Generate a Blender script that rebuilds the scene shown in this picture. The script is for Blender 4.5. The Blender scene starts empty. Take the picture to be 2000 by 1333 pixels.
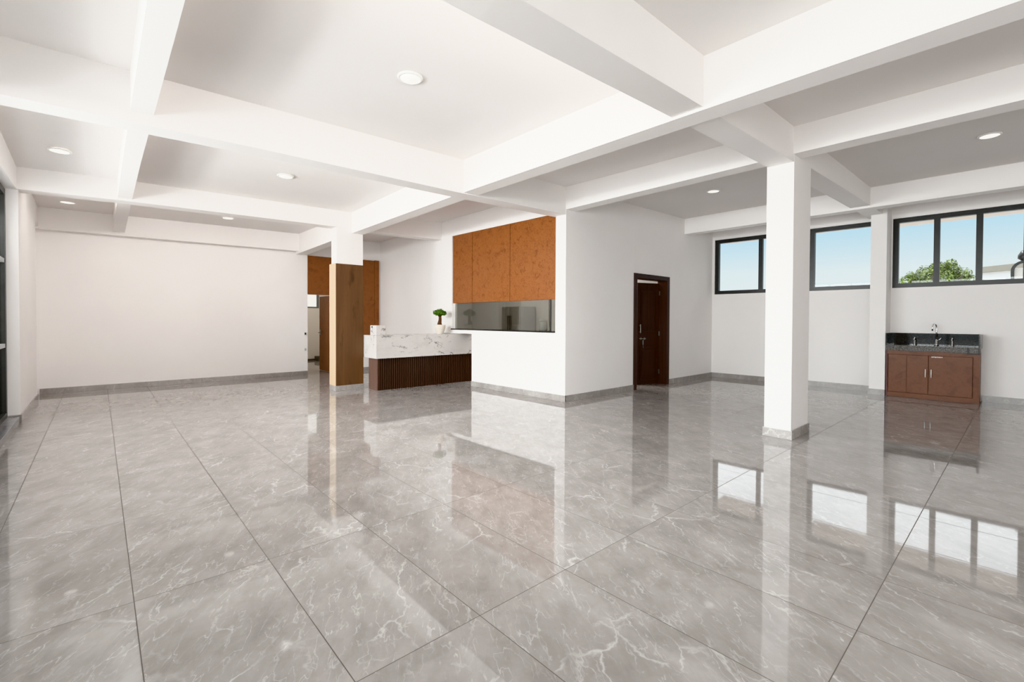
import bpy, bmesh, math, random
from mathutils import Matrix, Vector
random.seed(7)
C = bpy.context.scene.collection
SC = bpy.context.scene

# ------------------------------------------------------------------ helpers
def hexa(bm, p, mi=0):
    """p: 8 points, bottom 4 ccw then top 4."""
    v = [bm.verts.new(q) for q in p]
    for f in ((3,2,1,0),(4,5,6,7),(0,1,5,4),(1,2,6,5),(2,3,7,6),(3,0,4,7)):
        fc = bm.faces.new([v[i] for i in f]); fc.material_index = mi
    return v
def box(bm, x0, x1, y0, y1, z0, z1, mi=0):
    return hexa(bm, [(x0,y0,z0),(x1,y0,z0),(x1,y1,z0),(x0,y1,z0),(x0,y0,z1),(x1,y0,z1),(x1,y1,z1),(x0,y1,z1)], mi)
def lathe(bm, prof, seg=32, cx=0, cy=0, mi=0, cap=True):
    rings = []
    for r, z in prof:
        rings.append([bm.verts.new((cx+r*math.cos(2*math.pi*i/seg), cy+r*math.sin(2*math.pi*i/seg), z)) for i in range(seg)])
    for a, b in zip(rings, rings[1:]):
        for i in range(seg):
            f = bm.faces.new((a[i], a[(i+1)%seg], b[(i+1)%seg], b[i])); f.smooth = True; f.material_index = mi
    if cap:
        bm.faces.new(list(reversed(rings[0]))).material_index = mi
        bm.faces.new(rings[-1]).material_index = mi
def tube(bm, pts, r, seg=12, mi=0):
    pts = [Vector(p) for p in pts]
    rs = r if isinstance(r, (list, tuple)) else [r]*len(pts)
    rings = []
    ref = Vector((0.3, 1, 0.1)).normalized()
    for i, p in enumerate(pts):
        t = (pts[min(i+1, len(pts)-1)] - pts[max(i-1, 0)]).normalized()
        a = t.cross(ref).normalized(); b = t.cross(a)
        rings.append([bm.verts.new(p + rs[i]*(math.cos(2*math.pi*k/seg)*a + math.sin(2*math.pi*k/seg)*b)) for k in range(seg)])
    for A, B in zip(rings, rings[1:]):
        for k in range(seg):
            f = bm.faces.new((A[k], A[(k+1)%seg], B[(k+1)%seg], B[k])); f.smooth = True; f.material_index = mi
    bm.faces.new(list(reversed(rings[0]))); bm.faces.new(rings[-1])
def obj(name, bm, mats, parent=None, bevel=0, warp=None, loc=None):
    if warp:
        for v in bm.verts: v.co = warp(v.co)
    bmesh.ops.recalc_face_normals(bm, faces=bm.faces)
    if bevel:
        bmesh.ops.bevel(bm, geom=[e for e in bm.edges if e.calc_face_angle(0) > 0.5], offset=bevel, segments=2, affect='EDGES', profile=0.6)
    if loc is not None:
        for v in bm.verts: v.co -= Vector(loc)
    me = bpy.data.meshes.new(name); bm.to_mesh(me); bm.free()
    for m in (mats if isinstance(mats, (list, tuple)) else [mats]): me.materials.append(m)
    o = bpy.data.objects.new(name, me); C.objects.link(o)
    if loc is not None: o.location = loc
    if parent is not None:
        o.parent = parent
        pl = parent.location
        if loc is None: o.location = -Vector(pl)
        else: o.location = Vector(loc) - Vector(pl)
        if parent.parent is not None: o.location -= Vector(parent.parent.location) if loc is not None else Vector((0,0,0))
    return o
def tag(o, label, cat, group=None, kind=None):
    o['label'] = label; o['category'] = cat
    if group: o['group'] = group
    if kind: o['kind'] = kind
    return o
def thing(name, label, cat, loc, group=None, kind=None):
    o = bpy.data.objects.new(name, None); C.objects.link(o); o.location = loc; o.empty_display_size = 0.1
    return tag(o, label, cat, group, kind)
def part(name, bm, mats, root, **k):
    """bm is in world coordinates; the part keeps its place under an Empty root."""
    o = obj(name, bm, mats, None, **k)
    par = root; off = Vector((0,0,0))
    while par is not None: off += Vector(par.location); par = par.parent
    o.parent = root; o.location = Vector(o.location) - off
    return o
def B(*boxes):
    bm = bmesh.new()
    for b in boxes: box(bm, *b)
    return bm
def struct(name, bm, mats, label, cat, **k):
    return tag(obj(name, bm, mats, **k), label, cat, kind='structure')

# ------------------------------------------------------------------ materials
def newmat(name):
    m = bpy.data.materials.new(name); m.use_nodes = True
    nt = m.node_tree; b = nt.nodes['Principled BSDF']
    return m, nt, b
def N(nt, t, **k):
    n = nt.nodes.new(t)
    for a, v in k.items(): setattr(n, a, v)
    return n
def setin(nt, sock, v):
    if hasattr(v, 'is_output'): nt.links.new(v, sock)
    else: sock.default_value = v
def mth(nt, op, a, b=None, c=None, clamp=False):
    n = N(nt, 'ShaderNodeMath', operation=op, use_clamp=clamp)
    for i, v in enumerate((a, b, c)):
        if v is not None: setin(nt, n.inputs[i], v)
    return n.outputs[0]
def vm(nt, op, a, b=None, out=0):
    n = N(nt, 'ShaderNodeVectorMath', operation=op)
    setin(nt, n.inputs[0], a)
    if b is not None:
        if op == 'SCALE': setin(nt, n.inputs['Scale'], b)
        else: setin(nt, n.inputs[1], b)
    return n.outputs[out]
def noise(nt, vec, scale, detail=4, rough=0.55, dist=0.0, out=0):
    n = N(nt, 'ShaderNodeTexNoise'); setin(nt, n.inputs['Vector'], vec)
    n.inputs['Scale'].default_value = scale; n.inputs['Detail'].default_value = detail
    n.inputs['Roughness'].default_value = rough; n.inputs['Distortion'].default_value = dist
    return n.outputs[out]
def ramp(nt, fac, stops, interp='LINEAR'):
    n = N(nt, 'ShaderNodeValToRGB'); n.color_ramp.interpolation = interp
    els = n.color_ramp.elements
    while len(els) > 1: els.remove(els[-1])
    els[0].position, els[0].color = stops[0][0], (*stops[0][1], 1)
    for p, c in stops[1:]:
        e = els.new(p); e.color = (*c, 1)
    setin(nt, n.inputs[0], fac); return n.outputs[0]
def mixc(nt, fac, a, b, mode='MIX'):
    n = N(nt, 'ShaderNodeMix', data_type='RGBA', blend_type=mode)
    setin(nt, n.inputs[0], fac)
    for i, v in ((6, a), (7, b)):
        if isinstance(v, tuple): v = (*v, 1) if len(v) == 3 else v
        setin(nt, n.inputs[i], v)
    return n.outputs[2]
def pos(nt): return N(nt, 'ShaderNodeNewGeometry').outputs['Position']
def g(v): return (v, v, v)

def plain(name, col, rough=0.5, metal=0.0, spec=0.5, var=0.0, scale=8.0):
    m, nt, b = newmat(name)
    b.inputs['Roughness'].default_value = rough; b.inputs['Metallic'].default_value = metal
    b.inputs['Specular IOR Level'].default_value = spec
    n = noise(nt, pos(nt), scale, 3)
    lo = tuple(c*(1-var) for c in col); hi = tuple(min(1, c*(1+var)) for c in col)
    nt.links.new(ramp(nt, n, [(0.35, lo), (0.65, hi)]), b.inputs['Base Color'])
    return m

def m_paint(name, col, var=0.012):
    m, nt, b = newmat(name)
    b.inputs['Roughness'].default_value = 0.62; b.inputs['Specular IOR Level'].default_value = 0.3
    P = pos(nt)
    n = noise(nt, P, 1.3, 3)
    nt.links.new(ramp(nt, n, [(0.3, tuple(c*(1-var) for c in col)), (0.7, tuple(c*(1+var) for c in col))]), b.inputs['Base Color'])
    bp = N(nt, 'ShaderNodeBump'); bp.inputs['Strength'].default_value = 0.03; bp.inputs['Distance'].default_value = 0.004
    nt.links.new(noise(nt, P, 90, 2), bp.inputs['Height']); nt.links.new(bp.outputs[0], b.inputs['Normal'])
    return m
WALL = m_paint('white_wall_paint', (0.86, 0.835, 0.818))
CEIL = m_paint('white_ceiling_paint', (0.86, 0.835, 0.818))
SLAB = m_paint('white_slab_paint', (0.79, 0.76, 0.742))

def m_floor(name, joints=True, bright=1.0):
    m, nt, b = newmat(name)
    P = pos(nt)
    sep = N(nt, 'ShaderNodeSeparateXYZ'); nt.links.new(P, sep.inputs[0])
    x = mth(nt, 'DIVIDE', mth(nt, 'SUBTRACT', sep.outputs[0], 0.121), 0.601)
    y = mth(nt, 'DIVIDE', mth(nt, 'SUBTRACT', sep.outputs[1], 0.487), 1.204)
    cx, cy = mth(nt, 'FLOOR', x), mth(nt, 'FLOOR', y)
    cell = N(nt, 'ShaderNodeCombineXYZ'); nt.links.new(cx, cell.inputs[0]); nt.links.new(cy, cell.inputs[1])
    wn = N(nt, 'ShaderNodeTexWhiteNoise', noise_dimensions='3D'); nt.links.new(cell.outputs[0], wn.inputs['Vector'])
    off = vm(nt, 'SCALE', wn.outputs['Color'], 37.0)
    if not joints: off = vm(nt, 'SCALE', P, 0.0)
    Q = vm(nt, 'ADD', P, off)
    # cloud body
    warp = vm(nt, 'SCALE', vm(nt, 'SUBTRACT', noise(nt, Q, 1.7, 5, 0.6, out=1), (0.5,0.5,0.5)), 0.55)
    W = vm(nt, 'ADD', Q, warp)
    body = noise(nt, W, 2.6, 8, 0.62)
    fine = noise(nt, W, 16, 6, 0.65)
    k = bright
    col = ramp(nt, body, [(0.28, (0.258*k,0.236*k,0.221*k)), (0.5, (0.322*k,0.296*k,0.279*k)), (0.72, (0.382*k,0.356*k,0.340*k))])
    col = mixc(nt, mth(nt, 'MULTIPLY', fine, 0.55), col, mixc(nt, 0.5, col, (0.42*k,0.395*k,0.378*k)))
    # the veins run mostly one way, about sixty degrees to the short joints
    rt = N(nt, 'ShaderNodeVectorRotate', rotation_type='Z_AXIS'); nt.links.new(Q, rt.inputs['Vector']); rt.inputs['Angle'].default_value = 0.55
    D = rt.outputs[0]
    def warped(v, sc, amt, det=4):
        return vm(nt, 'ADD', v, vm(nt, 'SCALE', vm(nt, 'SUBTRACT', noise(nt, v, sc, det, 0.6, out=1), (0.5,0.5,0.5)), amt))
    def crack(stretch, sc, width, lo, hi, wsc, wamt, msc, off):
        Z = vm(nt, 'ADD', warped(D, wsc, wamt, 5), (off, off*0.61, 0))
        vo = N(nt, 'ShaderNodeTexVoronoi', feature='DISTANCE_TO_EDGE'); nt.links.new(vm(nt, 'MULTIPLY', Z, stretch), vo.inputs['Vector']); vo.inputs['Scale'].default_value = sc
        wv = mth(nt, 'MULTIPLY', noise(nt, Z, 7.0, 2), width*2)
        l = mth(nt, 'SUBTRACT', 1.0, mth(nt, 'DIVIDE', vo.outputs['Distance'], wv, clamp=True), clamp=True)
        return mth(nt, 'MULTIPLY', l, ramp(nt, noise(nt, Z, msc, 3), [(lo, g(0)), (hi, g(1))]))
    def ridge(stretch, scale, width, lo, hi, off, wsc, wamt):
        Z = vm(nt, 'ADD', warped(vm(nt, 'MULTIPLY', D, stretch), wsc, wamt), (off, off*0.7, 0))
        n = noise(nt, Z, scale, 2, 0.5)
        r = mth(nt, 'SUBTRACT', 1.0, mth(nt, 'DIVIDE', mth(nt, 'ABSOLUTE', mth(nt, 'SUBTRACT', n, 0.5)), width, clamp=True))
        return mth(nt, 'MULTIPLY', r, ramp(nt, noise(nt, Z, scale*1.1, 2), [(lo, g(0)), (hi, g(1))]))
    v1 = crack((1.5,0.55,1), 2.2, 0.022, 0.50, 0.64, 2.6, 0.34, 2.3, 0.0)
    v2 = crack((1.7,0.6,1), 4.6, 0.034, 0.50, 0.66, 4.5, 0.20, 4.2, 5.3)
    v3 = ridge((1.6,0.45,1), 14.0, 0.030, 0.47, 0.66, 9.7, 9.0, 0.12)
    v4 = ridge((1.5,0.5,1), 5.0, 0.010, 0.45, 0.60, 17.3, 5.0, 0.25)
    streak = noise(nt, vm(nt, 'MULTIPLY', D, (9,3.5,1)), 1.0, 6, 0.62)
    col = mixc(nt, ramp(nt, streak, [(0.38, g(0.22)), (0.56, g(0))]), col, (0.15*k,0.135*k,0.125*k))
    veins = mth(nt, 'MAXIMUM', mth(nt, 'MULTIPLY', v1, 0.66), mth(nt, 'MAXIMUM', mth(nt, 'MULTIPLY', v2, 0.42), mth(nt, 'MAXIMUM', mth(nt, 'MULTIPLY', v3, 0.38), mth(nt, 'MULTIPLY', v4, 0.5))))
    col = mixc(nt, veins, col, (0.62,0.60,0.58))
    b.inputs['IOR'].default_value = 1.68
    if joints:
        fx = mth(nt, 'MULTIPLY', mth(nt, 'SUBTRACT', 0.5, mth(nt, 'ABSOLUTE', mth(nt, 'SUBTRACT', mth(nt, 'FRACT', x), 0.5))), 0.601)
        fy = mth(nt, 'MULTIPLY', mth(nt, 'SUBTRACT', 0.5, mth(nt, 'ABSOLUTE', mth(nt, 'SUBTRACT', mth(nt, 'FRACT', y), 0.5))), 1.204)
        d = mth(nt, 'MINIMUM', fx, fy)
        j = mth(nt, 'SUBTRACT', 1.0, mth(nt, 'DIVIDE', mth(nt, 'SUBTRACT', d, 0.0012), 0.0018, clamp=True), clamp=True)
        col = mixc(nt, mth(nt, 'MULTIPLY', j, 0.9), col, (0.115,0.10,0.09))
        nt.links.new(mth(nt, 'ADD', mth(nt, 'MULTIPLY', j, 0.8), 0.035), b.inputs['Roughness'])
        nt.links.new(mth(nt, 'SUBTRACT', 1.62, mth(nt, 'MULTIPLY', j, 0.6)), b.inputs['IOR'])
        bp = N(nt, 'ShaderNodeBump'); bp.inputs['Strength'].default_value = 0.02; bp.inputs['Distance'].default_value = 0.01
        nt.links.new(noise(nt, Q, 2.2, 2), bp.inputs['Height']); nt.links.new(bp.outputs[0], b.inputs['Normal'])
    else:
        b.inputs['Roughness'].default_value = 0.12; b.inputs['IOR'].default_value = 1.5
    nt.links.new(col, b.inputs['Base Color'])
    return m
FLOOR = m_floor('polished_grey_marble_tile')
SKIRT = m_floor('grey_marble_skirting', joints=False, bright=1.08)

def m_burl(name, a, bcol, dark, sc=1.0, rough=0.32):
    m, nt, b = newmat(name); P = pos(nt)
    w = vm(nt, 'ADD', P, vm(nt, 'SCALE', vm(nt, 'SUBTRACT', noise(nt, P, 5*sc, 4, out=1), (0.5,0.5,0.5)), 0.35))
    n = noise(nt, w, 9*sc, 6, 0.65, 1.2)
    col = ramp(nt, n, [(0.3, a), (0.55, bcol), (0.75, a)])
    k = noise(nt, w, 6*sc, 3, 0.5)
    col = mixc(nt, ramp(nt, k, [(0.56, g(0)), (0.72, g(0.55))]), col, dark)
    vo = N(nt, 'ShaderNodeTexVoronoi', feature='F1'); nt.links.new(w, vo.inputs['Vector']); vo.inputs['Scale'].default_value = 5.5*sc
    kn = ramp(nt, vo.outputs['Distance'], [(0.03, g(0.7)), (0.13, g(0.0))])
    col = mixc(nt, kn, col, dark)
    nt.links.new(col, b.inputs['Base Color'])
    b.inputs['Roughness'].default_value = rough; b.inputs['Specular IOR Level'].default_value = 0.35
    return m
BURL = m_burl('orange_burl_wood', (0.195,0.066,0.024), (0.30,0.115,0.042), (0.12,0.04,0.016), 1.5)
BURLD = m_burl('brown_burl_wood', (0.20,0.078,0.034), (0.25,0.10,0.042), (0.13,0.045,0.022))
CABW = m_burl('sink_cabinet_wood', (0.145,0.064,0.037), (0.18,0.081,0.046), (0.10,0.042,0.026), 0.8, 0.35)

def m_grain(name, a, bcol, stretch=(9,9,0.6), rough=0.45, knots=True, spec=0.4):
    m, nt, b = newmat(name); P = pos(nt)
    w = vm(nt, 'MULTIPLY', P, stretch)
    n = noise(nt, w, 1.0, 6, 0.62, 0.6)
    col = ramp(nt, n, [(0.25, a), (0.75, bcol)])
    if knots:
        k = noise(nt, vm(nt, 'MULTIPLY', P, (7,7,2.0)), 1.0, 3)
        col = mixc(nt, ramp(nt, k, [(0.60, g(0)), (0.72, g(0.6))]), col, tuple(c*0.45 for c in a))
    nt.links.new(col, b.inputs['Base Color'])
    b.inputs['Roughness'].default_value = rough; b.inputs['Specular IOR Level'].default_value = spec
    return m
OAK = m_grain('column_oak', (0.098,0.050,0.026), (0.155,0.083,0.041))
OAKL = m_grain('column_pale_edge', (0.62,0.46,0.30), (0.72,0.56,0.39), knots=False)
WENGE = m_grain('dark_wenge', (0.035,0.017,0.011), (0.065,0.032,0.021), (30,30,1.2), 0.42, False)
WENGEL = m_grain('dark_wenge_end', (0.13,0.078,0.062), (0.18,0.112,0.09), (30,30,1.2), 0.4, False)
DOORW = m_grain('dark_door_wood', (0.028,0.011,0.008), (0.05,0.021,0.014), (24,24,1.0), 0.4, False)

def m_white_marble(name):
    m, nt, b = newmat(name); P = pos(nt)
    rot = N(nt, 'ShaderNodeMapping'); rot.inputs['Rotation'].default_value = (0, math.radians(38), 0); rot.inputs['Scale'].default_value = (0.75,1.6,2.3)
    nt.links.new(P, rot.inputs[0]); Q = rot.outputs[0]
    w = vm(nt, 'ADD', Q, vm(nt, 'SCALE', vm(nt, 'SUBTRACT', noise(nt, P, 3.2, 6, 0.65, out=1), (0.5,0.5,0.5)), 0.7))
    n = noise(nt, w, 1.9, 3, 0.5)
    r = mth(nt, 'SUBTRACT', 1.0, mth(nt, 'DIVIDE', mth(nt, 'ABSOLUTE', mth(nt, 'SUBTRACT', n, 0.5)), 0.03, clamp=True))
    mk = ramp(nt, noise(nt, P, 4.0, 4), [(0.46, g(0)), (0.6, g(1))])
    soft = ramp(nt, noise(nt, w, 1.6, 5, 0.6), [(0.5, g(0)), (0.75, g(1))])
    col = mixc(nt, mth(nt, 'MULTIPLY', soft, 0.5), (0.60,0.57,0.55), (0.42,0.395,0.38))
    col = mixc(nt, mth(nt, 'MULTIPLY', mth(nt, 'MULTIPLY', r, mk), 0.95), col, (0.13,0.125,0.12))
    nt.links.new(col, b.inputs['Base Color']); b.inputs['Roughness'].default_value = 0.14
    return m
MARB = m_white_marble('white_veined_marble')
GRAN = plain('black_polished_granite', (0.018,0.017,0.016), 0.05, spec=0.7, var=0.5, scale=60)
GRANG = plain('grey_speckled_granite', (0.13,0.12,0.112), 0.15, var=0.55, scale=70)
CHROME = plain('chrome', (0.82,0.82,0.82), 0.12, 1.0)
SATIN = plain('satin_metal', (0.72,0.71,0.69), 0.4)
STEEL = plain('brushed_steel', (0.42,0.42,0.40), 0.35, 1.0)
FRAME = plain('dark_grey_aluminium', (0.035,0.035,0.033), 0.35, 0.0, var=0.1)
FRAMEL = plain('light_aluminium', (0.45,0.46,0.46), 0.35)
CURBT = plain('grey_sill_stone', (0.22,0.22,0.225), 0.2, var=0.15, scale=5)
POT = plain('cream_ceramic', (0.70,0.64,0.57), 0.45, var=0.05)
SOIL = plain('soil', (0.05,0.03,0.02), 0.9)
BARK = plain('bark', (0.10,0.045,0.02), 0.8, var=0.5, scale=60)
LEAF = plain('bonsai_leaf', (0.075,0.17,0.018), 0.5, var=0.55, scale=60)
TREELEAF = plain('tree_leaf', (0.15,0.20,0.045), 0.6, var=0.65, scale=3)
PLAST = plain('white_plastic', (0.8,0.79,0.77), 0.35)
DARKP = plain('dark_plastic', (0.03,0.03,0.03), 0.4)
KWALL = plain('kitchen_grey_paint', (0.44,0.43,0.41), 0.6)
KWALL2 = plain('back_room_paint', (0.62,0.58,0.53), 0.6)
CONC = plain('concrete', (0.42,0.41,0.40), 0.8, var=0.1)
SOFFIT = plain('beige_soffit', (0.78,0.69,0.61), 0.8)
TAN = plain('tan_fascia', (0.33,0.30,0.25), 0.7)
PAPER = plain('white_marks', (0.85,0.83,0.8), 0.6)
def m_emit(name, col, s):
    m, nt, b = newmat(name)
    b.inputs['Base Color'].default_value = (0.9,0.9,0.88,1)
    b.inputs['Emission Color'].default_value = (*col, 1); b.inputs['Emission Strength'].default_value = s
    return m
LED = m_emit('led_diffuser', (1.0,0.97,0.92), 1.4)
def m_glass(name, tint=(1,1,1), refl=0.08):
    m = bpy.data.materials.new(name); m.use_nodes = True; nt = m.node_tree; nt.nodes.clear()
    out = N(nt, 'ShaderNodeOutputMaterial'); tr = N(nt, 'ShaderNodeBsdfTransparent'); gl = N(nt, 'ShaderNodeBsdfGlossy')
    tr.inputs[0].default_value = (*tint, 1); gl.inputs['Roughness'].default_value = 0.02
    fr = N(nt, 'ShaderNodeFresnel'); fr.inputs[0].default_value = 1.45
    mx = N(nt, 'ShaderNodeMixShader'); nt.links.new(mth(nt, 'MULTIPLY', fr.outputs[0], refl/0.04*0.5), mx.inputs[0])
    nt.links.new(tr.outputs[0], mx.inputs[1]); nt.links.new(gl.outputs[0], mx.inputs[2]); nt.links.new(mx.outputs[0], out.inputs[0])
    return m
GLASS = m_glass('clear_glass', (0.97,0.985,0.98))
GLASST = m_glass('grey_tinted_glass', (0.68,0.68,0.66), 0.02)
PANE_GLOW = m_emit('glowing_pane', (0.75,0.83,0.86), 0.55)  # emission stands in for daylight behind the passage window

# ------------------------------------------------------------------ geometry measured from the room
XS = [-1.3, 0.3, 3.75, 5.95, 9.9, 11.9]; YS = [-6.0, 5.2, 8.83, 12.0]
CZ = [[3.50,3.53,3.585,3.63,3.69,3.71],[3.50,3.53,3.585,3.63,3.69,3.71],[3.34,3.41,3.475,3.585,3.65,3.68],[3.35,3.37,3.43,3.50,3.6,3.65]]
def cz(x, y):
    def loc(v, A):
        for i in range(len(A)-1):
            if v <= A[i+1] or i == len(A)-2: return i, max(0, min(1, (v-A[i])/(A[i+1]-A[i])))
    i, s = loc(x, XS); j, t = loc(y, YS)
    a = CZ[j][i]*(1-s)+CZ[j][i+1]*s; b = CZ[j+1][i]*(1-s)+CZ[j+1][i+1]*s
    return a*(1-t)+b*t
def skew(co):      # the window wall stands slightly out of square
    return Vector((co.x + (5.185-co.y)*0.03, co.y, co.z)) if co.x > 9.9 else co
def kskew(co):
    return Vector((co.x + 0.085*max(0, 1-(co.y-5.185)/2.6), co.y, co.z))

# floor
struct('floor', B((-1.3, 12.2, -6.0, 16.2, -0.12, 0.0)), FLOOR, 'grey veined marble floor of large polished rectangular tiles', 'floor')
# ceiling
bm = bmesh.new(); vs = [[bm.verts.new((x, y, cz(x, y))) for x in XS] for y in YS]
for j in range(len(YS)-1):
    for i in range(len(XS)-1): bm.faces.new((vs[j][i], vs[j+1][i], vs[j+1][i+1], vs[j][i+1]))
top = [[bm.verts.new((x, y, 4.0)) for x in XS] for y in YS]
for j in range(len(YS)-1):
    for i in range(len(XS)-1): bm.faces.new((top[j][i], top[j][i+1], top[j+1][i+1], top[j+1][i]))
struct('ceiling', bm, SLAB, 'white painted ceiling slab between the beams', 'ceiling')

# beams: each a loft of rectangular sections along x or y
def beam_x(secs, label):
    bm = bmesh.new()
    for (x0,a0,b0,z0),(x1,a1,b1,z1) in zip(secs, secs[1:]):
        hexa(bm, [(x0,a0,z0),(x1,a1,z1),(x1,b1,z1),(x0,b0,z0),(x0,a0,3.95),(x1,a1,3.95),(x1,b1,3.95),(x0,b0,3.95)])
    return struct('ceiling_beam', bm, CEIL, label, 'beam')
def beam_y(secs, label):
    bm = bmesh.new()
    for (y0,a0,b0,z0),(y1,a1,b1,z1) in zip(secs, secs[1:]):
        hexa(bm, [(a0,y0,z0),(b0,y0,z0),(b1,y1,z1),(a1,y1,z1),(a0,y0,3.95),(b0,y0,3.95),(b1,y1,3.95),(a1,y1,3.95)])
    return struct('ceiling_beam', bm, CEIL, label, 'beam')
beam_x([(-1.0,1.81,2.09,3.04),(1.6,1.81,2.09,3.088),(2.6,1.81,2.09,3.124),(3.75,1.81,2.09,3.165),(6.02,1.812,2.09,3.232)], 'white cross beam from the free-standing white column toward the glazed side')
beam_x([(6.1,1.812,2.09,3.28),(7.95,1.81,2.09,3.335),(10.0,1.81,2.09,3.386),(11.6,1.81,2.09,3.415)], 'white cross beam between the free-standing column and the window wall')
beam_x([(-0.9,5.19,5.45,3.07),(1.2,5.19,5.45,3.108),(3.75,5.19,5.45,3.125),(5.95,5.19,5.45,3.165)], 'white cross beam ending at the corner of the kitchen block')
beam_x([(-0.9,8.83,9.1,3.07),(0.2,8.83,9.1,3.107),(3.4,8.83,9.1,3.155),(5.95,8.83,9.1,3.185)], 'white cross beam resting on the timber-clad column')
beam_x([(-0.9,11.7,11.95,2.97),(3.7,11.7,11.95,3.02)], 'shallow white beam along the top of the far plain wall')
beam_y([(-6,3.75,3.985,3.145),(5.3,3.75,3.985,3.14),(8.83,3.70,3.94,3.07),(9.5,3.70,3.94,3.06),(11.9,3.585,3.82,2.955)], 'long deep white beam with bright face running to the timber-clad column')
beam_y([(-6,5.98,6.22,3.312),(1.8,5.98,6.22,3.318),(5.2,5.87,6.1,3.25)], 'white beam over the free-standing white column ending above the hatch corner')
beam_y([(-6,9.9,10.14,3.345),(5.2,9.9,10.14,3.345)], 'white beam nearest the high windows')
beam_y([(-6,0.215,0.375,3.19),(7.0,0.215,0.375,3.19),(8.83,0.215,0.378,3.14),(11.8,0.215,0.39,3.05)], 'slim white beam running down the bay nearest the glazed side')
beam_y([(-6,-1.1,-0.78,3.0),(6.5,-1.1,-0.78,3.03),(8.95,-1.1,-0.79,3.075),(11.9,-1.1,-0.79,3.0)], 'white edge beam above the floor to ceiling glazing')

# columns
cr = thing('column', 'square white free-standing column with marble skirting', 'column', (6.3,1.95,0), kind='structure')
bm = bmesh.new(); box(bm, 6.0,6.62,1.81,2.10,0,3.95); part('shaft', bm, WALL, cr)
bm = bmesh.new(); box(bm, 5.985,6.635,1.795,2.115,0,0.107); part('skirting', bm, SKIRT, cr, bevel=0.003)
cr = thing('column', 'column clad in brown timber boards beside the reception desk', 'column', (3.65,8.97,0), kind='structure')
bm = bmesh.new(); box(bm, 3.405,3.93,8.84,9.10,0,3.9); part('shaft', bm, WALL, cr)
bm = bmesh.new()
box(bm, 3.385,3.935,8.825,8.84,0.10,2.455); o = part('timber_cladding', bm, OAK, cr); o['label'] = 'brown timber face'
bm = bmesh.new(); box(bm, 3.375,3.405,8.826,9.13,0.10,2.455); o = part('edge_board', bm, OAKL, cr); o['label'] = 'pale timber edge board'
bm = bmesh.new(); box(bm, 3.375,3.945,8.815,9.135,0,0.10); part('skirting', bm, SKIRT, cr, bevel=0.003)
# pilaster at the window wall
cr = thing('column', 'white wall pier between the high windows beside the sink cabinet', 'column', (11.1,1.86,0), kind='structure')
bm = bmesh.new(); box(bm, 10.85,11.4,1.745,1.985,0,3.9); part('shaft', bm, WALL, cr, warp=skew)
bm = bmesh.new(); box(bm, 10.837,11.4,1.743,1.998,0,0.105); part('skirting', bm, SKIRT, cr, warp=skew)

# far plain wall (y = 11.87), opening and timber panel to its right
struct('wall_far', B((-1.3,3.855,11.88,12.1,0,3.95),(3.0,3.1,11.95,12.1,0,3.9)), WALL, 'plain white far wall', 'wall')
struct('wall_doorway', B((3.855,6.0,11.9,12.1,2.0,3.95),(4.47,6.0,11.9,12.1,0,2.0)), WALL, 'white wall around the open doorway behind the timber-clad column', 'wall')
struct('baseboard_far', B((-0.80,3.855,11.865,11.88,0,0.10),(4.5,5.77,11.885,11.9,0,0.09)), SKIRT, 'grey marble skirting along the far plain wall', 'skirting', bevel=0.002)
# left pier and curb
struct('wall_left', B((-1.05,-0.78,8.89,11.1,0,3.9),(-1.05,-0.88,11.1,11.9,0,3.9)), WALL, 'white wall pier between the glazing and the far wall', 'wall')
struct('baseboard_left', B((-0.95,-0.765,8.875,8.89,0.0,0.10),(-0.78,-0.765,8.89,11.115,0,0.10),(-0.88,-0.765,11.1,11.115,0,0.10),(-0.88,-0.865,11.1,11.87,0,0.1)), SKIRT, 'grey marble skirting around the white pier at the glazed side', 'skirting')
struct('trim_1', B((-1.05,-0.78,-6.0,8.876,0,0.085)), CURBT, 'low grey stone curb under the floor to ceiling glazing', 'curb', bevel=0.003)

# kitchen block: long wall with hatch (x = 5.78)
kw = B((5.78,5.92,5.185,5.41,0,3.95),(5.78,5.92,5.41,7.70,0,1.165),(5.78,5.92,7.70,8.42,1.09,1.165),(5.78,5.92,5.41,8.42,3.215,3.95),
       (5.78,5.92,8.42,11.9,1.09,3.95),(5.78,5.92,8.95,11.9,0,1.09))
struct('wall_kitchen', kw, WALL, 'white wall with the serving hatch', 'wall', warp=kskew)
struct('baseboard_kitchen', B((5.765,5.78,5.17,7.70,0,0.105)), SKIRT, 'grey marble skirting under the serving hatch', 'skirting', warp=kskew)
# door wall (y = 5.185)
struct('wall_door', B((5.90,7.90,5.1855,5.30,0,3.95),(9.235,11.5,5.185,5.30,0,3.95),(7.90,9.235,5.185,5.30,2.315,3.95)), WALL, 'white wall with the dark wooden door', 'wall')
struct('baseboard_door', B((5.85,7.90,5.17,5.185,0,0.105),(9.235,11.32,5.17,5.185,0,0.105)), SKIRT, 'grey marble skirting along the wall with the dark door', 'skirting')
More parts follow.
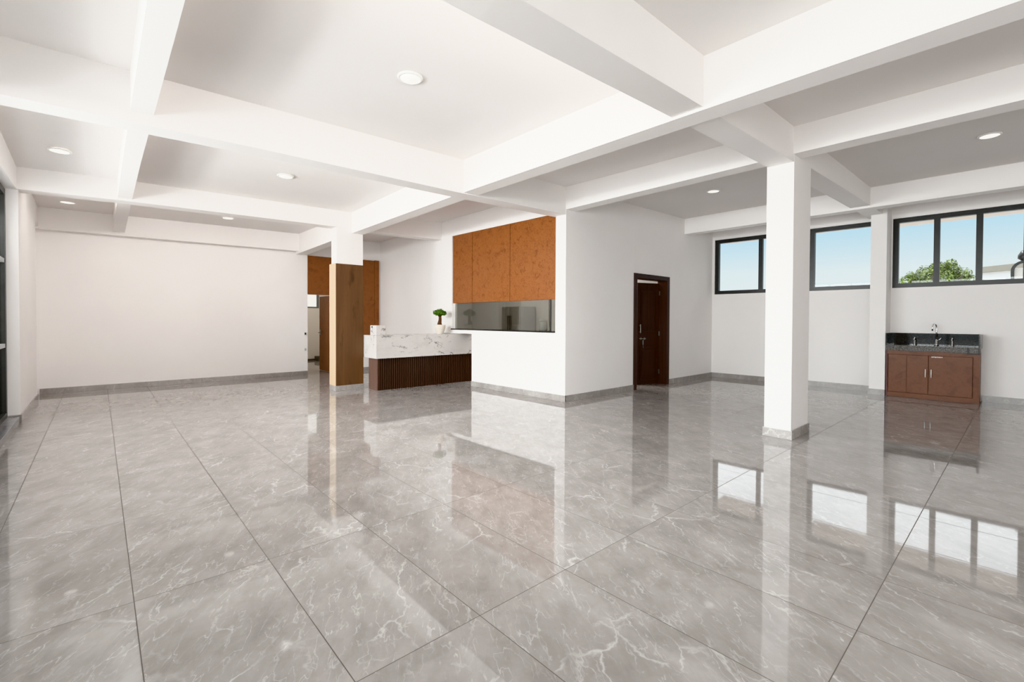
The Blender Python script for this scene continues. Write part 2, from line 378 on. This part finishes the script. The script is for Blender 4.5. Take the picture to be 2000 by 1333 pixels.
# window wall (x = 11.3, skewed)
W0, W1 = 11.3, 11.5
ZB, ZT = 2.03, 3.36
wins = [(3.35,5.13),(1.80,3.115),(-0.62,1.728)]
wl = [(W0,W1,-6,5.3,0,ZB),(W0,W1,-6,5.3,ZT,3.95)]
ed = [5.3]+[v for w in wins for v in (w[1],w[0])]+[-6]
for a, b in zip(ed[0::2], ed[1::2]): wl.append((W0,W1,b,a,ZB,ZT))
struct('wall_right', B(*wl), WALL, 'white wall with the high horizontal windows', 'wall', warp=skew)
struct('baseboard_right', B((W0-0.015,W0,1.99,5.17,0,0.105),(W0-0.015,W0,-6,0.49,0,0.105)), SKIRT, 'grey marble skirting below the high windows', 'skirting', warp=skew)
struct('wall_rear', B((-1.3,11.9,-6.2,-6.0,0,3.95)), WALL, 'white rear wall', 'wall')

def window(idx, y0, y1, z0, z1, mull, x, label, fw=0.085, mw=0.085):
    r = thing('window_%d' % idx, label, 'window', (x, (y0+y1)/2, z0), kind='structure')
    fr = B((x,x+0.09,y0,y1,z0,z0+fw),(x,x+0.09,y0,y1,z1-fw,z1),(x,x+0.09,y0,y0+fw,z0+fw,z1-fw),(x,x+0.09,y1-fw,y1,z0+fw,z1-fw))
    for a in (0.012,):
        box(fr, x-0.006,x,y0,y1,z0,z0+0.04); box(fr, x-0.006,x,y0,y1,z1-0.04,z1)
    part('frame', fr, FRAME, r, warp=skew)
    edges = [y1-fw] + [m for m in mull] + [y0+fw]
    for m in mull:
        part('mullion', B((x+0.01,x+0.08,m-mw/2,m+mw/2,z0+fw,z1-fw)), FRAME, r, warp=skew)
    for a, b in zip(edges, edges[1:]):
        part('pane', B((x+0.04,x+0.046,b,a,z0+fw,z1-fw)), GLASS, r, warp=skew)
    return r
window(1, 3.35, 5.13, ZB, ZT, [4.10], 11.33, 'dark framed high window nearest the corner by the door')
window(2, 1.80, 3.115, ZB, ZT, [], 11.33, 'dark framed high window between the column and the wall pier')
window(3, -0.62, 1.728, ZB, ZT, [1.105, 0.555, -0.005], 11.33, 'dark framed high window above the sink cabinet')
# floor to ceiling glazing on the left
gl = thing('window_4', 'dark framed floor to ceiling glazing at the edge of the room', 'window', (-0.93,2,0.08), kind='structure')
fr = B((-0.96,-0.895,-6,8.89,0.085,0.15),(-0.96,-0.895,-6,8.89,2.98,3.06),(-0.96,-0.895,8.80,8.89,0.15,2.98))
part('frame', fr, FRAME, gl)
for y in (7.2,5.7,4.2,2.7,1.2,-0.3,-1.8,-3.3,-4.8): part('mullion', B((-0.96,-0.90,y-0.03,y+0.03,0.15,2.98)), FRAME, gl)
for z in (1.0, 2.1): part('transom', B((-0.955,-0.90,-6,8.80,z,z+0.05)), FRAMEL, gl)
part('pane', B((-0.935,-0.93,-6,8.80,0.15,2.98)), GLASS, gl)

# kitchen interior, back room shells
struct('wall_pantry', B((9.36,9.5,5.3,12.5,0,3.95),(5.92,9.5,12.45,12.6,0,3.95)), KWALL, 'grey painted kitchen wall seen through the hatch', 'wall')
struct('wall_passage', B((3.6,3.84,12.1,16.0,0,3.0),(6.3,6.5,12.1,16.0,0,3.0),(3.6,6.5,15.8,16.0,0,1.74),(3.6,6.5,15.8,16.0,2.5,3.0),(5.50,6.5,15.8,16.0,1.74,2.5),(3.6,4.2,15.8,16.0,1.74,2.5)), KWALL2, 'beige wall of the passage beyond the open door', 'wall')
struct('ceiling_passage', B((3.6,6.5,12.1,16.0,2.95,3.1)), KWALL2, 'ceiling of the passage beyond the open door', 'ceiling')
struct('ceiling_kitchen', B((5.92,9.5,5.3,12.6,3.4,3.5)), KWALL, 'kitchen ceiling', 'ceiling')
struct('baseboard_passage', B((3.84,6.3,15.78,15.8,0,0.06)), plain('dark_skirting',(0.09,0.08,0.07),0.4), 'dark skirting in the passage beyond the open door', 'skirting')
tag(obj('stair_step', B((5.34,5.9,15.45,15.78,0,0.15)), plain('dark_step',(0.10,0.09,0.08),0.4), bevel=0.004), 'dark grey step at the end of the passage', 'step')
w = thing('window_5', 'small grey framed window in the passage beyond the open door', 'window', (4.85,15.85,1.74), kind='structure')
part('frame', B((4.2,5.5,15.82,15.9,1.72,1.79),(4.2,5.5,15.82,15.9,2.45,2.5),(5.43,5.5,15.82,15.9,1.79,2.45),(4.2,4.27,15.82,15.9,1.79,2.45)), plain('grey_frame',(0.16,0.16,0.155),0.4), w)
part('pane', B((4.27,5.43,15.86,15.87,1.79,2.45)), PANE_GLOW, w)

# ------------------------------------------------------------------ timber panels
pn = thing('mounted_wood_panel', 'orange burl wood panel of three boards above the serving hatch', 'wood panel', (5.83,6.9,1.74))
for y0, y1 in ((5.412,6.562),(6.574,7.702),(7.714,8.405)):
    part('panel_board', B((5.795,5.835,y0,y1,1.742,3.213)), BURL, pn, warp=kskew, bevel=0.002)
pn = thing('mounted_wood_panel', 'brown wood panel over the open doorway behind the timber-clad column', 'wood panel', (4.8,11.88,2.0))
part('header_board', B((3.862,4.47,11.862,11.895,1.995,2.955)), BURLD, pn, bevel=0.002)
part('panel_board', B((4.475,5.1,11.862,11.895,0.90,2.96)), BURLD, pn, bevel=0.002)
part('panel_board', B((5.105,5.60,11.862,11.895,0.90,2.975)), BURLD, pn, bevel=0.002)
part('panel_board', B((5.605,5.735,11.857,11.895,0.90,2.985)), BURLD, pn, bevel=0.002)

# ------------------------------------------------------------------ hatch
hs = thing('hatch_sill', 'black granite sill along the bottom of the serving hatch', 'sill', (5.85,6.9,1.16))
part('slab', B((5.755,6.25,5.412,8.43,1.165,1.19)), GRAN, hs, warp=kskew)
hg = thing('hatch_glass', 'grey tinted sliding glass in the serving hatch', 'glass', (5.87,6.9,1.19))
part('pane', B((5.87,5.876,5.60,8.418,1.19,1.745)), GLASST, hg, warp=kskew)
part('pane', B((5.885,5.891,5.415,5.66,1.19,1.745)), GLASST, hg, warp=kskew)
part('edge_strip', B((5.866,5.88,5.592,5.606,1.19,1.745)), DARKP, hg, warp=kskew)
fg = thing('fridge', 'two door stainless steel fridge against the grey kitchen wall', 'fridge', (8.98,9.75,0))
part('body', B((8.70,9.34,9.40,10.08,0.03,1.76)), FRAMEL, fg, bevel=0.01)
for y0, y1, hy in ((9.405,9.735,9.70),(9.745,10.075,9.78)):
    d = part('door', B((8.64,8.70,y0,y1,0.06,1.755)), STEEL, fg, bevel=0.012)
    part('handle', B((8.60,8.62,hy-0.012,hy+0.012,0.7,1.5),(8.62,8.64,hy-0.01,hy+0.01,0.72,0.75),(8.62,8.64,hy-0.01,hy+0.01,1.45,1.48)), DARKP, d)
ct = thing('canister', 'white lidded canister on the black hatch sill', 'canister', (6.1,5.93,1.19))
bm = bmesh.new(); lathe(bm, [(0.0,1.19),(0.075,1.19),(0.08,1.2),(0.076,1.34),(0.07,1.36)], 24, 6.1,5.93); part('body', bm, PLAST, ct)
bm = bmesh.new(); lathe(bm, [(0.07,1.36),(0.074,1.365),(0.07,1.385),(0.02,1.39),(0.018,1.41),(0.0,1.412)], 24, 6.1,5.93, cap=False); part('lid', bm, PLAST, ct)

# ------------------------------------------------------------------ reception desk
rd = thing('reception_desk', 'reception desk with white marble top over dark slatted wooden base', 'desk', (5.0,8.5,0))
bm = bmesh.new(); box(bm, 4.02,6.85,8.388,8.72,0,0.625,1)
n = 60
for i in range(n):
    x = 4.03 + i*(2.8/n); box(bm, x, x+0.029, 8.362, 8.389, 0.0, 0.622)
part('slatted_base', bm, [WENGE, DARKP], rd)
o = part('end_panel', B((4.0,4.022,8.36,8.725,0,0.625)), WENGEL, rd, bevel=0.002); o['label'] = 'lighter brown end panel of the base'
part('marble_counter', B((3.945,6.85,8.28,8.86,0.625,1.072)), MARB, rd, bevel=0.004)
u = part('marble_upstand', B((3.948,4.145,8.29,8.55,1.072,1.268)), MARB, rd, bevel=0.008)
part('socket', B((3.942,3.948,8.44,8.48,1.22,1.25)), DARKP, u)

# ------------------------------------------------------------------ potted bonsai
PX, PY, PZ = 5.47, 8.42, 1.072
pb = thing('potted_bonsai', 'small bonsai with round green crown in a cream pot on the marble desk', 'plant', (PX,PY,PZ))
bm = bmesh.new()
lathe(bm, [(0.0,PZ),(0.065,PZ),(0.07,PZ+0.006),(0.095,PZ+0.06),(0.116,PZ+0.13),(0.122,PZ+0.175),(0.12,PZ+0.198),(0.112,PZ+0.203),(0.104,PZ+0.198),(0.10,PZ+0.18)], 40, PX, PY, cap=False); part('pot', bm, POT, pb)
bm = bmesh.new(); lathe(bm, [(0.103,PZ+0.175),(0.103,PZ+0.185),(0.05,PZ+0.195),(0.0,PZ+0.198)], 24, PX, PY, cap=False); part('soil', bm, SOIL, pb)
bm = bmesh.new()
tube(bm, [(PX-0.005,PY,PZ+0.18),(PX-0.008,PY,PZ+0.24),(PX+0.005,PY,PZ+0.31),(PX+0.002,PY,PZ+0.38),(PX-0.005,PY,PZ+0.44)], [0.058,0.042,0.034,0.03,0.024])
tube(bm, [(PX-0.035,PY-0.01,PZ+0.185),(PX-0.04,PY-0.01,PZ+0.23),(PX-0.025,PY,PZ+0.265),(PX-0.005,PY,PZ+0.285)], [0.026,0.026,0.02,0.016])
for a in (0.4,1.6,2.7,3.9,5.2): tube(bm, [(PX,PY,PZ+0.36),(PX+0.05*math.cos(a),PY+0.05*math.sin(a),PZ+0.41),(PX+0.09*math.cos(a),PY+0.09*math.sin(a),PZ+0.44)], [0.012,0.008,0.005], 6)
part('trunk', bm, BARK, pb)
def leafcloud(bm, lobes, n, size, rnd, up=0.3):
    tot = sum(l[3]**2 for l in lobes)
    for cx, cy, c_z, r, fz in lobes:
        for _ in range(int(n*r*r/tot)):
            d = Vector((rnd.gauss(0,1), rnd.gauss(0,1), rnd.gauss(0,1))).normalized()
            rr = r*(0.55+0.5*rnd.random()**0.6)
            p = Vector((cx+d.x*rr, cy+d.y*rr, c_z+d.z*rr*fz))
            nrm = (d + Vector((rnd.gauss(0,.5), rnd.gauss(0,.5), up+rnd.gauss(0,.5)))).normalized()
            t = nrm.cross(Vector((rnd.gauss(0,1), rnd.gauss(0,1), rnd.gauss(0,1)))).normalized(); b = nrm.cross(t)
            s = size*(0.6+0.8*rnd.random())
            q = [p-t*s, p+b*s*0.5+nrm*s*0.12, p+t*s, p-b*s*0.5+nrm*s*0.12]
            bm.faces.new([bm.verts.new(v) for v in q])
rnd = random.Random(3)
bm = bmesh.new()
L = [(PX,PY,PZ+0.48,0.085,0.8)]
for a in range(7): L.append((PX+0.085*math.cos(a*0.9), PY+0.085*math.sin(a*0.9), PZ+0.45+0.015*(a%2), 0.062, 0.75))
leafcloud(bm, L, 1500, 0.016, rnd); part('foliage', bm, LEAF, pb)

# ------------------------------------------------------------------ dark wooden door
dr = thing('door_1', 'dark brown wooden door standing ajar in its frame', 'door', (8.57,5.19,0), kind='structure')
part('frame', B((7.885,7.985,5.165,5.40,0,2.325),(9.135,9.235,5.165,5.40,0,2.325),(7.985,9.135,5.165,5.40,2.235,2.325)), DOORW, dr, bevel=0.004)
ang = math.radians(-17)
lf = bpy.data.objects.new('leaf', None)
def leafwarp(c):   # hinge at x=9.12,y=5.36 : leaf local x runs 0..-1.12
    x, y = c.x*0.51, c.y
    return Vector((9.12 + x*math.cos(ang) - y*math.sin(ang), 5.37 + x*math.sin(ang) + y*math.cos(ang), c.z))
bm = bmesh.new()
box(bm, -1.12,0,0,0.04,0.004,2.19)
for z0, z1 in ((0.10,0.82),(1.12,2.06)):    # raised mouldings of two panels
    for x0,x1,a0,a1 in ((-0.98,-0.14,z0,z0+0.03),(-0.98,-0.14,z1-0.03,z1),(-0.98,-0.95,z0+0.03,z1-0.03),(-0.17,-0.14,z0+0.03,z1-0.03)):
        box(bm, x0,x1,-0.012,0,a0,a1)
    box(bm, -0.90,-0.22,-0.008,0,z0+0.08,z1-0.08)
leaf = part('leaf', bm, DOORW, dr, warp=leafwarp)
bm = bmesh.new(); box(bm, -1.07,-0.72,-0.035,-0.02,0.985,1.0); box(bm, -0.99,-0.96,-0.03,0,0.965,1.02); box(bm, -0.80,-0.77,-0.03,0,0.965,1.02); box(bm, -0.90,-0.85,-0.035,-0.01,0.86,0.965); tube(bm, [(-0.875,-0.03,0.86),(-0.875,-0.035,0.82),(-0.86,-0.035,0.78)], 0.009, 8)
o = part('bolt', bm, STEEL, leaf, warp=leafwarp); o['label'] = 'steel sliding bolt with padlock'
bm = bmesh.new(); box(bm, -1.045,-1.015,-0.05,-0.035,1.11,1.3); box(bm, -1.04,-1.02,-0.035,0,1.12,1.15); box(bm, -1.04,-1.02,-0.035,0,1.26,1.29)
part('handle', bm, STEEL, leaf, warp=leafwarp)
for z in (0.22,1.05,1.93):
    bm = bmesh.new(); box(bm, 9.118,9.136,5.335,5.36,z,z+0.10); part('hinge', bm, STEEL, dr)
# open brown door in the passage
d2 = thing('door_2', 'brown wooden door standing open in the passage behind the timber-clad column', 'door', (4.46,12.4,0), kind='structure')
lf2 = part('leaf', B((4.455,4.495,12.05,12.78,0.01,1.985)), BURLD, d2, bevel=0.003)
bm = bmesh.new(); box(bm, 4.44,4.455,12.66,12.72,0.96,1.10); tube(bm, [(4.44,12.69,1.02),(4.40,12.69,1.02),(4.40,12.60,1.02),(4.40,12.55,1.02)], 0.012, 8)
part('lever_handle', bm, STEEL, lf2)

# switches on the far wall
for z, nm, lb in ((1.02,'light_switch','small grey light switch on the far wall edge'),(0.63,'wall_socket','small wall socket below the light switch')):
    t = thing(nm, lb, nm.replace('_',' '), (3.80,11.875,z))
    part('plate', B((3.765,3.83,11.868,11.88,z-0.035,z+0.035)), PLAST, t, bevel=0.002)
    part('rocker', B((3.78,3.815,11.862,11.868,z-0.025,z+0.025)), DARKP if nm=='light_switch' else FRAMEL, t)

# ------------------------------------------------------------------ sink cabinet
S0, S1 = 0.50, 1.735; F = 10.84; BK = 11.295
sk = thing('sink_cabinet', 'reddish brown wooden sink cabinet with dark granite top below the window', 'cabinet', (11.1,1.1,0))
part('carcass', B((F+0.02,BK,S0+0.005,S1,0.0,0.85)), CABW, sk, warp=skew)
part('side_stile', B((F,F+0.02,S0,S0+0.075,0,0.85)), CABW, sk, warp=skew)
part('side_stile', B((F,F+0.02,S1-0.03,S1,0,0.85)), plain('dark_red_wood',(0.09,0.025,0.025),0.4), sk, warp=skew)
part('rail', B((F,F+0.02,S0+0.075,S1-0.03,0.785,0.85)), CABW, sk, warp=skew)
part('plinth', B((F+0.004,F+0.02,S0+0.075,S1-0.03,0.012,0.085)), CABW, sk, warp=skew)
for y0, y1, hy in ((S0+0.085,1.137,1.10),(1.143,S1-0.04,1.176)):
    d = part('door', B((F-0.004,F+0.018,y0,y1,0.092,0.778)), CABW, sk, warp=skew, bevel=0.003)
    if y0 > 1: part('seam', B((F-0.0055,F-0.004,1.432,1.437,0.095,0.775)), plain('dark_seam',(0.06,0.02,0.01),0.6), d, warp=skew)
    bm = bmesh.new(); tube(bm, [(F-0.03,hy,0.392),(F-0.03,hy,0.538)], 0.008, 10); tube(bm, [(F-0.03,hy,0.415),(F,hy,0.415)], 0.006, 8); tube(bm, [(F-0.03,hy,0.515),(F,hy,0.515)], 0.006, 8)
    h = part('handle', bm, SATIN, d, warp=skew); h['label'] = 'short pale metal bar handle'
    if y0 < 1:
        bm = bmesh.new()
        rr = random.Random(5); yy = 1.10
        for i in range(8):
            ww = rr.choice((0.008,0.012,0.016)); box(bm, F-0.0065,F-0.004, yy-ww, yy, 0.748+0.004*rr.random(), 0.764+0.006*rr.random()); yy -= ww+0.007
        o = part('sticker_marks', bm, PAPER, d, warp=skew); o['label'] = 'row of small illegible white marks'
part('apron', B((F-0.012,F+0.02,S0-0.01,S1+0.005,0.85,0.925)), GRANG, sk, warp=skew, bevel=0.003)
wt = part('worktop', B((F-0.015,BK,S0-0.01,S1+0.005,0.925,0.95)), GRANG, sk, warp=skew, bevel=0.003)
part('sink_bowl', B((F+0.09,BK-0.10,0.85,1.38,0.9502,0.9515)), GRAN, wt, warp=skew)
o = part('backsplash', B((BK-0.03,BK+0.004,S0-0.01,S1+0.005,0.95,1.168)), GRAN, sk, warp=skew); o['label'] = 'polished black granite backsplash'
part('side_splash', B((F-0.012,BK-0.03,S0-0.012,S0+0.012,0.95,1.168)), GRANG, sk, warp=skew)
part('side_splash', B((F-0.012,BK-0.03,S1-0.018,S1+0.005,0.95,1.168)), GRAN, sk, warp=skew)
part('corner_bracket', B((F-0.022,F-0.012,S0+0.13,S0+0.155,0.835,0.94),(F-0.022,F-0.012,S0+0.0,S0+0.155,0.83,0.842),(F-0.022,F-0.012,S0+0.008,S0+0.018,0.842,1.15)), DARKP, sk, warp=skew)
# faucet
fc = thing('faucet', 'tall chrome gooseneck faucet rising above the black backsplash', 'faucet', (11.3,1.08,0.95))
bm = bmesh.new(); lathe(bm, [(0.026,0.95),(0.026,0.965),(0.017,0.98),(0.015,1.06)], 20, 11.20, 1.075); part('base', bm, CHROME, fc, warp=skew)
bm = bmesh.new()
pts = [(11.20,1.075,1.03),(11.20,1.075,1.24)]
for i in range(13):
    a = math.pi*i/12; pts.append((11.20-0.06+0.06*math.cos(a), 1.075+0.022*(1-math.cos(a)), 1.27+0.075*math.sin(a)))
pts.append((11.08,1.119,1.22))
tube(bm, pts, 0.011, 12); part('spout', bm, CHROME, fc, warp=skew)
bm = bmesh.new(); tube(bm, [(11.20,1.075,1.04),(11.19,1.03,1.06),(11.19,1.01,1.09)], 0.008, 8); part('lever', bm, CHROME, fc, warp=skew)
for y, lb in ((1.37,'small chrome tap on the granite top nearer the wall pier'),(0.865,'small chrome tap on the granite top nearer the open end')):
    t = thing('tap', lb, 'tap', (11.2,y,0.95), 'small taps on the granite top')
    bm = bmesh.new(); lathe(bm, [(0.02,0.95),(0.02,0.962),(0.012,0.97),(0.012,1.04)], 16, 11.18, y); part('body', bm, CHROME, t, warp=skew)
    bm = bmesh.new(); tube(bm, [(11.18,y,1.03),(11.18,y,1.055),(11.16,y,1.07),(11.12,y,1.065),(11.11,y,1.05)], 0.010, 10); part('spout', bm, CHROME, t, warp=skew)
    bm = bmesh.new(); lathe(bm, [(0.0,1.075),(0.014,1.078),(0.014,1.092),(0.0,1.096)], 12, 11.18, y, cap=False); part('knob', bm, CHROME, t, warp=skew)

# ------------------------------------------------------------------ ceiling downlights
def P_at(u, v, z):      # kept as plain numbers: measured positions on the ceiling
    pass
lights = [(2.09,3.71,'round ceiling downlight in the middle of the largest bay','a'),
          (2.06,7.30,'round ceiling downlight in the bay before the timber-clad column','b'),
          (-0.34,7.85,'round ceiling downlight near the glazed side','c'),
          (-0.385,10.95,'round ceiling downlight closest to the white pier and far wall','d'),
          (1.95,10.75,'round ceiling downlight in the last bay before the far plain wall','e'),
          (8.03,3.68,'round ceiling downlight near the dark wooden door','f'),
          (8.09,0.32,'round ceiling downlight in the bay beside the sink cabinet','g')]
def downlight():
    r = thing('downlight', '', 'downlight', (0,0,0), 'ceiling downlights')
    bm = bmesh.new(); lathe(bm, [(0.088,0.0),(0.112,0.0),(0.112,-0.006),(0.104,-0.014),(0.090,-0.014),(0.088,-0.008)], 40, cap=False); part('rim', bm, PLAST, r)
    bm = bmesh.new(); lathe(bm, [(0.0901,-0.006),(0.0901,-0.011),(0.0,-0.012)], 40, cap=False); part('diffuser', bm, LED, r)
    return r
proto = None
for x, y, lb, _ in lights:
    if proto is None: proto = downlight(); o = proto
    else:
        o = proto.copy(); C.objects.link(o)
        for ch in list(proto.children):
            c = ch.copy(); C.objects.link(c); c.parent = o
    o.location = (x, y, cz(x, y)-0.001); o['label'] = lb

# ------------------------------------------------------------------ outside
struct('ground', B((-40,80,-60,80,-0.6,-0.5)), CONC, 'pale ground outside', 'ground')
struct('roof', B((11.55,12.8,-6.0,1.9,3.41,3.56),(11.55,13.1,1.9,5.6,3.53,3.66)), SOFFIT, 'beige eave soffit outside the high windows', 'eave')
tr = thing('tree', 'broad green tree outside the high window above the sink', 'tree', (31,2.9,-0.5))
bm = bmesh.new(); tube(bm, [(31,2.9,-0.5),(31,2.85,1.2),(31.1,2.9,2.6)], [0.28,0.22,0.16]); 
for a in range(6): tube(bm, [(31.1,2.9,2.3),(31+0.5*math.cos(a),2.9+0.7*math.sin(a),3.1),(31+0.9*math.cos(a),2.9+1.2*math.sin(a),3.6)], [0.1,0.07,0.03], 8)
part('trunk', bm, plain('tree_bark', (0.10,0.085,0.06), 0.9, var=0.3), tr)
rnd = random.Random(11); bm = bmesh.new()
L = [(31,2.9,3.3,0.9,0.8)]
for dy, z, r in ((-1.15,3.25,0.42),(-0.8,3.65,0.42),(-0.35,3.95,0.42),(0.0,3.9,0.45),(0.45,3.85,0.42),(0.85,3.55,0.40),(1.2,3.4,0.36),(-0.6,3.3,0.5),(0.6,3.2,0.5),(0.1,4.15,0.28),(-0.45,4.22,0.24),(1.0,3.7,0.28)):
    L.append((31+rnd.uniform(-.4,.4), 2.9+dy, z, r, 0.85))
leafcloud(bm, L, 6500, 0.055, rnd, 0.5); part('foliage', bm, TREELEAF, tr)
nb = thing('building', 'white neighbouring building with a tan roof edge outside the high window', 'building', (39,-3,-0.5))
part('wall', B((36,43,-8.0,1.73,-0.5,4.2)), plain('white_render',(0.9,0.9,0.9),0.7), nb)
bm = bmesh.new(); hexa(bm, [(35.7,-8.2,4.6),(43.2,-8.2,4.6),(43.2,1.79,4.04),(35.7,1.79,4.04),(35.7,-8.2,5.06),(43.2,-8.2,5.06),(43.2,1.79,4.34),(35.7,1.79,4.34)])
part('roof_slab', bm, TAN, nb)
ln = thing('lantern', 'dark arched post lantern with pale glass outside the high window', 'lantern', (13.6,0.03,-0.5))
X = 13.6
bm = bmesh.new(); box(bm, X-0.05,X+0.05,-0.02,0.06,-0.5,2.05); part('post', bm, FRAME, ln)
def arch(bm, y0, y1, z0, zs, rise, t, x0, x1):
    n = 12; ci = []; co = []
    for i in range(n+1):
        a = math.pi*i/n; ym = (y0+y1)/2; hw = (y1-y0)/2
        co.append((ym+hw*math.cos(a), zs+rise*math.sin(a))); ci.append((ym+(hw-t)*math.cos(a), zs+(rise-t)*math.sin(a)))
    co = [(y1,z0)]+co+[(y0,z0)]; ci = [(y1-t,z0)]+ci+[(y0+t,z0)]
    for (a,b),(c,d),(e,f),(gg,h) in zip(co, co[1:], ci[1:], ci):
        hexa(bm, [(x0,a,b),(x0,c,d),(x0,e,f),(x0,gg,h),(x1,a,b),(x1,c,d),(x1,e,f),(x1,gg,h)])
bm = bmesh.new(); arch(bm, -0.17,0.21,2.05,2.40,0.20,0.05,X-0.06,X+0.06); box(bm, X-0.06,X+0.06,-0.17,0.21,2.02,2.07); part('arched_frame', bm, FRAME, ln)
bm = bmesh.new(); box(bm, X-0.01,X+0.01,-0.12,0.16,2.07,2.46); part('glass_panel', bm, PAPER, ln)
bm = bmesh.new(); tube(bm, [(X,0.02,2.59),(X,0.04,2.66),(X,0.05,2.72),(X,0.06,2.80)], [0.03,0.085,0.07,0.012], 12); part('finial', bm, FRAME, ln)

# ------------------------------------------------------------------ light
W = bpy.data.worlds.new('sky'); SC.world = W; W.use_nodes = True; nt = W.node_tree
bg = nt.nodes['Background']
tc = N(nt, 'ShaderNodeTexCoord'); sp = N(nt, 'ShaderNodeSeparateXYZ'); nt.links.new(tc.outputs['Generated'], sp.inputs[0])
sky = ramp(nt, sp.outputs[2], [(0.0,(0.95,1.0,1.03)), (0.09,(0.90,1.0,1.04)), (0.155,(0.64,0.90,1.06)), (0.20,(0.75,0.95,1.1)), (0.27,(2.8,2.9,3.0)), (1.0,(1.6,1.75,2.0))])
nt.links.new(sky, bg.inputs[0]); bg.inputs[1].default_value = 1.0
sl = bpy.data.lights.new('sun', 'SUN'); sl.energy = 4.0; sl.angle = 0.02; sl.color = (1.0,0.96,0.9)
so = bpy.data.objects.new('sun', sl); C.objects.link(so); so.rotation_euler = (math.radians(-8), math.radians(14), 0); so.location = (20,0,20)
def area(name, loc, rot, sx, sy, power, col=(1,1,1)):
    l = bpy.data.lights.new(name, 'AREA'); l.shape = 'RECTANGLE'; l.size = sx; l.size_y = sy; l.energy = power; l.color = col
    o = bpy.data.objects.new(name, l); C.objects.link(o); o.location = loc; o.rotation_euler = rot; return o
R = math.radians
area('daylight_glazing', (-1.7,0.5,2.2), (0,R(-66),0), 2.6, 9.0, 560, (0.975,0.985,1.0))
area('daylight_glazing', (-1.7,7.0,2.2), (0,R(-66),0), 2.6, 3.8, 280, (0.975,0.985,1.0))
area('daylight_low', (-1.25,4.9,2.55), (0,R(-40),0), 0.5, 7.6, 500, (0.95,0.975,1.0))
area('daylight_rear', (2.2,-5.6,1.7), (R(106),0,0), 8, 3.0, 165, (1.0,0.985,0.965))
# added fill lamps, hidden behind the cross beams to brighten the bays beyond
area('beam_fill', (1.5,9.16,3.27), (R(68),0,0), 3.6, 0.18, 34, (1.0,0.975,0.95))
area('beam_fill', (1.5,5.50,3.27), (R(62),0,0), 3.8, 0.18, 36, (1.0,0.975,0.95))
area('beam_fill', (1.9,2.14,3.27), (R(62),0,0), 3.0, 0.18, 40, (1.0,0.975,0.95))
area('kitchen_lamp', (7.4,8.5,3.35), (0,0,0), 2.0, 4.0, 210, (1.0,0.98,0.95))
area('passage_lamp', (5.0,14.0,2.9), (0,0,0), 1.0, 2.0, 40, (1.0,0.95,0.88))

# ------------------------------------------------------------------ camera
f, yaw, pit, rol, cyp, H = 899.7141, 0.839407, 0.0138175, 0.0042778, -29.4426, 1.39
Rm = Matrix(((math.cos(rol),-math.sin(rol),0),(math.sin(rol),math.cos(rol),0),(0,0,1))) @ Matrix(((1,0,0),(0,math.cos(pit),-math.sin(pit)),(0,math.sin(pit),math.cos(pit))))
Wm = Matrix(((math.sin(yaw),-math.cos(yaw),0),(0,0,-1),(math.cos(yaw),math.sin(yaw),0)))
M = Rm @ Wm
cam = bpy.data.cameras.new('camera'); co = bpy.data.objects.new('camera', cam); C.objects.link(co)
right, down, fwd = M[0], M[1], M[2]
mw = Matrix(((right[0],-down[0],-fwd[0],0),(right[1],-down[1],-fwd[1],0),(right[2],-down[2],-fwd[2],H),(0,0,0,1)))
co.matrix_world = mw
cam.sensor_fit = 'HORIZONTAL'; cam.sensor_width = 36.0; cam.lens = 36.0*f/2000.0; cam.shift_y = cyp/2000.0
cam.clip_start = 0.05; cam.clip_end = 300
SC.camera = co
SC.view_settings.view_transform = 'Khronos PBR Neutral'; SC.view_settings.look = 'None'; SC.view_settings.exposure = 0.0
SC.cycles.use_denoising = True
SC.cycles.max_bounces = 12; SC.cycles.diffuse_bounces = 8; SC.cycles.transparent_max_bounces = 12
SC.cycles.sample_clamp_indirect = 8.0; SC.cycles.caustics_reflective = True
